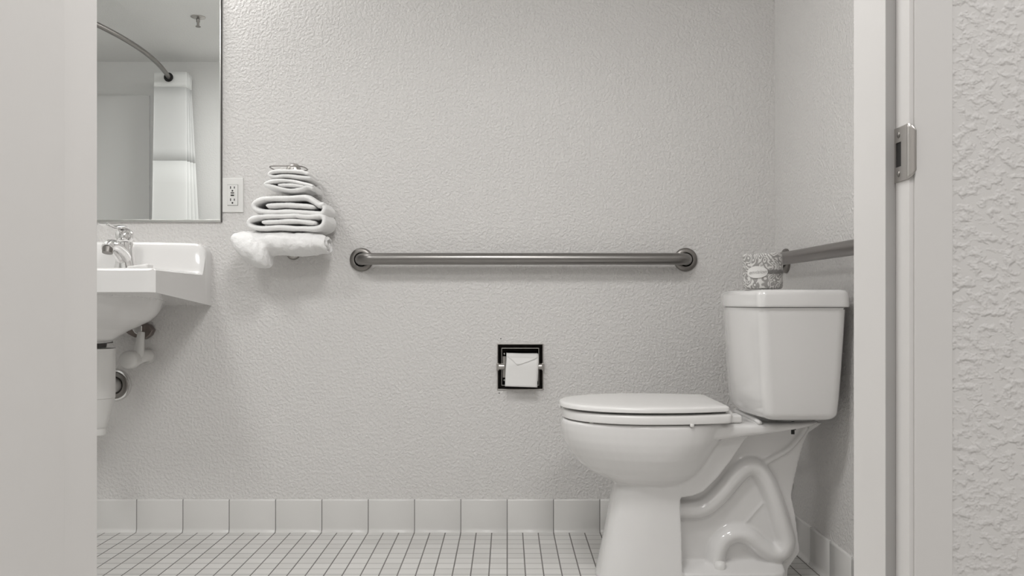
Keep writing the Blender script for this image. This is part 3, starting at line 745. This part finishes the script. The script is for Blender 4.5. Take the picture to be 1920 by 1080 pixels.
bm = bmesh.new(); c = T3(276, 668, YB); lathe(bm, [(.014,-.014),(.022,-.015),(.0235,-.011),(.0205,-.008),(.026,-.005),(.0265,0)], c, 'Y', 32); kid(sv2, obj('cover_collar', bm, M['insul'], auto=50))

# ------------------------------------------------------------------ towel rack and towels
rk = tag(empty('towel_rack', (-.7045, YB, .9)), 'chrome wall towel rack almost hidden behind the stacked white towels', 'towel rack')
RX = -.7045
for z in (1.190, .921):
    bm = bmesh.new(); lathe(bm, [(0,-.016),(.012,-.015),(.021,-.009),(.025,0)], (RX, YB, z), 'Y', 32); kid(rk, obj('mount_disc', bm, M['nickel'], smooth=True))
bm = bmesh.new(); tube(bm, [(RX, YB-.012, .921), (RX, YB-.012, 1.196)], .006, 12); kid(rk, obj('upright', bm, M['chrome'], smooth=True))
for z, hw, dep in ((1.1885, .050, .10), (.925, .085, .14)):
    loop = catmull([(RX, YB-.012, z), (RX-hw, YB-.02, z), (RX-hw, YB-dep, z), (RX, YB-dep-.01, z), (RX+hw, YB-dep, z), (RX+hw, YB-.02, z)], 6, closed=True)
    bm = bmesh.new(); tube(bm, loop+[loop[0]], .0018, 10); kid(rk, obj('shelf_loop', bm, M['steel_disc'], smooth=True))

def ribbon(bm, path, th, ext, axis='Y', nst=12, seed=0, amp=.004):
    """thick folded sheet: path is a list of 2D points, ext the two ends along the axis"""
    P = catmull([(a, b, 0) for a, b in path], 7); n = len(P); rings = []
    for s in range(nst+1):
        t = s/nst; e = lerp(ext[0], ext[1], t)
        edge = min(s, nst-s); k = (.55, .86, 1)[min(edge, 2)]
        left, right = [], []
        for i, p in enumerate(P):
            d = (P[min(i+1, n-1)]-P[max(i-1, 0)]).normalized(); nn = Vector((-d.y, d.x, 0))
            w1 = noise.noise(Vector((p.x*14+seed, p.y*14, e*9)))*amp; w2 = noise.noise(Vector((p.x*14, p.y*14+seed, e*9+5)))*amp
            q = p+Vector((w1, w2, 0)); ti = min(i, n-1-i); cp = (.45, .8, .95)[ti] if ti < 3 else 1
            h = th*.5*k*cp*(1+.18*noise.noise(Vector((p.x*30+seed*3, p.y*30, e*22))))
            left.append(q+nn*h); right.append(q-nn*h)
        jit = noise.noise(Vector((seed, e, 3)))*.002
        ring = [((v.x+jit, e, v.y) if axis == 'Y' else (e, v.x, v.y)) for v in left+right[::-1]]
        rings.append(ring)
    vs_ = loft(bm, rings, cap=False)
    for R in (vs_[0], vs_[-1]):
        m = len(R)
        for i in range(m//2-1): bm.faces.new((R[i], R[i+1], R[m-2-i], R[m-1-i]))
def towel(name, paths, th, y0, y1, label, cat, group, seed, Yp=None, amp=.004):
    Yp = Yp or y0; bm = bmesh.new()
    for k, pth in enumerate(paths): ribbon(bm, [W(x, y, Yp) for x, y in pth], th, (y0, y1), 'Y', 12, seed+k*7, amp)
    o = obj(name, bm, M['terry'], smooth=True); tag(o, label, cat, group)
    s = o.modifiers.new('sub', 'SUBSURF'); s.levels = 1; s.render_levels = 1
    tx = bpy.data.textures.new('terry', 'CLOUDS'); tx.noise_scale = .004; tx.noise_depth = 1
    d = o.modifiers.new('pile', 'DISPLACE'); d.texture = tx; d.strength = .0022; d.texture_coords = 'GLOBAL'
    return o
Yf = 2.705
towel('washcloth', [[(577,327),(560,321),(535,320),(512,321),(503,326),(512,331),(535,329),(560,332),(582,334)]], .0135, Yf+.01, YB-.02, 'white folded washcloth lying topmost on the towel stack', 'washcloth', 'folded towels on the wall rack', 1, amp=.003)
towel('washcloth', [[(586,350),(570,345),(545,339),(515,338),(499,342),(497,346),(510,349),(528,354),(545,356),(562,354),(575,350),(586,354)], [(520,346),(545,347),(570,350)]], .0135, Yf, YB-.02, 'white folded washcloth second from the top, its front corner hanging', 'washcloth', 'folded towels on the wall rack', 2, amp=.003)
towel('hand_towel', [[(590,388),(545,384),(520,384),(498,385)], [(606,382),(597,384),(585,376),(570,369),(540,371),(515,370),(492,372),(477,379),(473,386),(479,393),(500,397),(540,397),(575,399),(600,401),(607,392),(604,386)]], .0185, Yf-.005, YB-.02, 'white folded hand towel, upper of the two in mid stack', 'towel', 'folded towels on the wall rack', 3, amp=.003)
towel('hand_towel', [[(592,418),(560,415),(540,415),(520,416),(490,417)], [(560,403),(530,405),(500,405),(478,407),(466,412),(464,419),(472,425),(490,427),(520,426),(560,427),(590,428),(604,422),(607,411),(600,404),(575,406),(552,404)]], .0178, Yf-.008, YB-.02, 'white folded hand towel, lower of the two, on the rolled bath towel', 'towel', 'folded towels on the wall rack', 5, amp=.003)
# bath towel: rolled, with a lobe sagging off the left end
bt = bmesh.new()
z0, z1 = W(0, 479, 2.70)[1], W(0, 432, 2.70)[1]; zc = (z0+z1)/2; yc = 2.775
spir = []
for k in range(0, 22):
    a = -k*PI/6; r = lerp(.12, 1, (k/21)**.9)
    spir.append((yc+.074*r*math.cos(a+.6), zc+.0315*r*math.sin(a+.6)))
ribbon(bt, spir, .0115, (W(500, 0, 2.73)[0], W(609, 0, 2.70)[0]), 'X', 14, 9, .002)
def blob(bm, secs, n=36):
    rings = []
    for px_, yt, yb, ya, yb2 in secs:
        x = (px_-VX)*2.71/F; zt_ = EYE-(yt-VY)*2.71/F; zb_ = EYE-(yb-VY)*2.71/F
        rings.append([(x+.004*noise.noise(Vector((k*.4, px_*.05, 2))), (ya+yb2)/2+(yb2-ya)/2*math.cos(2*PI*k/n), (zt_+zb_)/2+(zt_-zb_)/2*math.copysign(abs(math.sin(2*PI*k/n))**.85, math.sin(2*PI*k/n))) for k in range(n)])
    loft(bm, rings)
# main body skin
blob(bt, [(436,440,456,2.74,2.80),(440,435,462,2.715,2.83),(448,432,472,2.70,2.85),(465,431,479,2.695,2.86),(490,431,479,2.692,2.862),(512,431,476,2.690,2.862),(530,432,477,2.690,2.862),(552,432,479,2.690,2.862),(580,432,476,2.690,2.862),(584,433,477,2.692,2.862),(588,437,473,2.70,2.858)])
blob(bt, [(434,441,455,2.71,2.78),(438,436,466,2.69,2.80),(448,434,480,2.678,2.81),(462,435,492,2.670,2.815),(476,438,499,2.668,2.815),(488,444,503,2.670,2.81),(497,452,503,2.678,2.80),(502,465,498,2.695,2.79)])
o = obj('bath_towel', bt, M['terry'], smooth=True)
remesh(o, .0028, 2, .5)
tx = bpy.data.textures.new('terry', 'CLOUDS'); tx.noise_scale = .004; tx.noise_depth = 1
d = o.modifiers.new('pile', 'DISPLACE'); d.texture = tx; d.strength = .0025; d.texture_coords = 'GLOBAL'
tx2 = bpy.data.textures.new('rumple', 'CLOUDS'); tx2.noise_scale = .032; tx2.noise_depth = 1
d = o.modifiers.new('rumple', 'DISPLACE'); d.texture = tx2; d.strength = .011; d.texture_coords = 'GLOBAL'
tag(o, 'white rolled bath towel at the bottom of the stack, left end sagging', 'bath towel', 'folded towels on the wall rack')

# ------------------------------------------------------------------ strike plate
sp_ = tag(empty('strike_plate', (XJ, .96, .919)), 'brushed metal strike plate screwed to the right door jamb', 'strike plate')
zc = .919; H = .0300
bm = bmesh.new(); th = .0016
ys = [.9445, .9565, .9715, .9755]; hz = .0150
out = []
def rect(bm, y0, y1, z0, z1): box(bm, XJ-th, XJ, y0, y1, z0, z1)
rect(bm, .9430, .9590, zc-H, zc+H)
rect(bm, .9590, .9722, zc+.0135, zc+H); rect(bm, .9590, .9722, zc-H, zc-.0135)
rect(bm, .9722, .9758, zc-H, zc+H)
bmesh.ops.remove_doubles(bm, verts=bm.verts, dist=1e-5)
kid(sp_, obj('plate', bm, M['nickel']))
bm = bmesh.new(); rows = []
for k in range(0, 9):
    t = k/8; a = t*math.radians(80); R = .0072
    x = XJ-th/2+R*(1-math.cos(a))*.9; y = .9435-R*math.sin(a)*1.05
    h = H*(1-.04*t)*math.sqrt(max(1-(t*.72)**2.4, .0)) if t > 0 else H
    rows.append([(x, y, zc+h*(-1+2*j/16)) for j in range(17)])
vv = [[bm.verts.new(p) for p in r] for r in rows]
for a, b in zip(vv, vv[1:]):
    for j in range(16): bm.faces.new((a[j], a[j+1], b[j+1], b[j]))
o = kid(sp_, obj('curved_lip', bm, M['nickel'], smooth=True)); so = o.modifiers.new('s', 'SOLIDIFY'); so.thickness = .0016
bm = bmesh.new(); box(bm, XJ-.0004, XJ+.0002, .9590, .9722, zc-.0135, zc+.0135); kid(sp_, obj('latch_hole', bm, M['black']))
for s in (-1, 1):
    bm = bmesh.new(); lathe(bm, [(.0033,0),(.0030,-.0006),(0,-.001)], (XJ-th, .9650, zc+s*.0215), 'X', 20); k_ = kid(sp_, obj('screw', bm, M['steel_disc'], smooth=True))
    bm = bmesh.new(); box(bm, XJ-th-.0013, XJ-th-.0008, .9646, .9654, zc+s*.0215-.002, zc+s*.0215+.002); g_ = obj('screw_slot', bm, M['black']); g_.parent = k_; g_.matrix_parent_inverse = Matrix.Translation(-sp_.location)

# ------------------------------------------------------------------ seen in the mirror: rod, curtain, sprinkler
rod = tag(empty('shower_rod', (-2.02, .5, 2.11)), 'curved chrome shower curtain rod reflected in the mirror', 'curtain rod')
bm = bmesh.new(); pts = []
for k in range(0, 33):
    t = k/32; y = lerp(.504, 2.046, t); pts.append((-2.0+.12*math.sin(PI*t), y, 2.054))
tube(bm, pts, .0125, 20); kid(rod, obj('pole', bm, M['steel_disc'], smooth=True))
for y, h in ((.5, 1), (2.05, -1)):
    bm = bmesh.new(); lathe(bm, [(.032,0),(.030,h*.008),(.018,h*.016),(.0145,h*.02)], (-2.0, y, 2.054), 'Y', 28); kid(rod, obj('rod_flange', bm, M['chrome'], auto=40))
cur = tag(empty('shower_curtain', (-2.02, .6, 1.0)), 'white shower curtain bunched at the rod end, reflected in the mirror', 'shower curtain')
def pleats(z0, z1, nz, grow):
    bm = bmesh.new(); rows = []
    npl = 7
    for j in range(nz+1):
        z = lerp(z0, z1, j/nz); row = []
        for k in range(npl*12+1):
            t = k/12; y = .60+.013*t
            ph = t*PI
            sx = math.copysign(abs(math.cos(ph))**.55, math.cos(ph))
            wdt = .0925+grow*(2.0-z)*.004
            row.append((-1.952+sx*wdt+grow*(2.0-z)*.05*(1-t/npl)*(.5+.5*sx), y+grow*.004*(2-z)*t, z))
        rows.append(row)
    vv = [[bm.verts.new(p) for p in r] for r in rows]
    for a, b in zip(vv, vv[1:]):
        for i in range(len(a)-1): bm.faces.new((a[i], a[i+1], b[i+1], b[i]))
    return bm
def solid(o, t):
    s = o.modifiers.new('s', 'SOLIDIFY'); s.thickness = t; s.offset = 0; return o
kid(cur, solid(obj('header_band', pleats(2.006, 2.092, 3, 0), M['curtain'], smooth=True), .003))
kid(cur, solid(obj('sheer_window', pleats(1.575, 2.006, 6, 1), M['mesh_curtain'], smooth=True), .0008))
kid(cur, solid(obj('lower_panel', pleats(.30, 1.575, 10, 1), M['curtain'], smooth=True), .002))
bm = bmesh.new()
lathe(bm, [(.014,-.004),(.026,-.003),(.027,0),(.026,.003),(.014,.004)], (-1.952, .712, 2.054), 'Y', 28); kid(cur, obj('grommet', bm, M['black'], auto=40))
spk = tag(empty('fire_sprinkler', (-1.563, 1.33, ZC)), 'chrome fire sprinkler head on the ceiling, reflected in the mirror', 'sprinkler')
bm = bmesh.new(); lathe(bm, [(.036,0),(.036,-.003),(.030,-.006),(.012,-.012),(0,-.012)], (-1.563, 1.33, ZC), 'Z', 28); kid(spk, obj('escutcheon', bm, M['nickel'], auto=40))
bm = bmesh.new(); lathe(bm, [(.009,0),(.009,-.022),(.006,-.026),(.006,-.044),(.0125,-.045),(.0125,-.048),(0,-.048)], (-1.563, 1.33, ZC-.003), 'Z', 20); kid(spk, obj('nozzle', bm, M['steel_disc'], auto=40))

# ------------------------------------------------------------------ lamp fixtures (outside the frame)
def glow(name, s):
    m = bpy.data.materials.new(name); m.use_nodes = True; N, L, b = nt(m)
    b.inputs['Base Color'].default_value = (.9,.9,.88,1); b.inputs['Emission Color'].default_value = (1,.985,.965,1); b.inputs['Emission Strength'].default_value = s
    return m
M['glow'] = glow('lamp_diffuser_glow', 3)
def dome(name, c, r, label):
    root = tag(empty(name, c), label, 'ceiling light')
    bm = bmesh.new(); lathe(bm, [(r*1.08,0),(r*1.08,-.018),(r,-.020),(r,0)], c, 'Z', 40); kid(root, obj('lamp_base', bm, M['chrome'], auto=40))
    bm = bmesh.new(); lathe(bm, [(r*.98,-.004),(r*.98,-.020),(r*.9,-.032),(r*.6,-.045),(0,-.050)], c, 'Z', 40); kid(root, obj('lamp_diffuser', bm, M['glow'], smooth=True))
dome('ceiling_light', (-1.25, 1.25, ZC), .14, 'round ceiling light over the tub side of the bathroom')
dome('ceiling_light', (.30, -.30, 2.40), .2, 'round ceiling light in the hall behind the doorway')
dome('ceiling_light', (-.10, 1.30, ZC), .2, 'round ceiling light in the middle of the bathroom')

vl = tag(empty('vanity_light', (-1.32, YB, 2.12)), 'three-socket wall light bar above the mirror', 'wall light')
bm = bmesh.new(); box(bm, -1.72, -.92, YB-.03, YB, 2.115, 2.165); kid(vl, bevel(obj('back_plate', bm, M['chrome']), .004, 2))
for gx in (-1.60, -1.32, -1.04):
    bm = bmesh.new(); tube(bm, [(gx, YB-.02, 2.14), (gx, 2.74, 2.14)], .008, 12); tube(bm, [(gx, 2.74, 2.145), (gx, 2.74, 2.125)], .022, 16); kid(vl, obj('socket', bm, M['nickel'], auto=40))
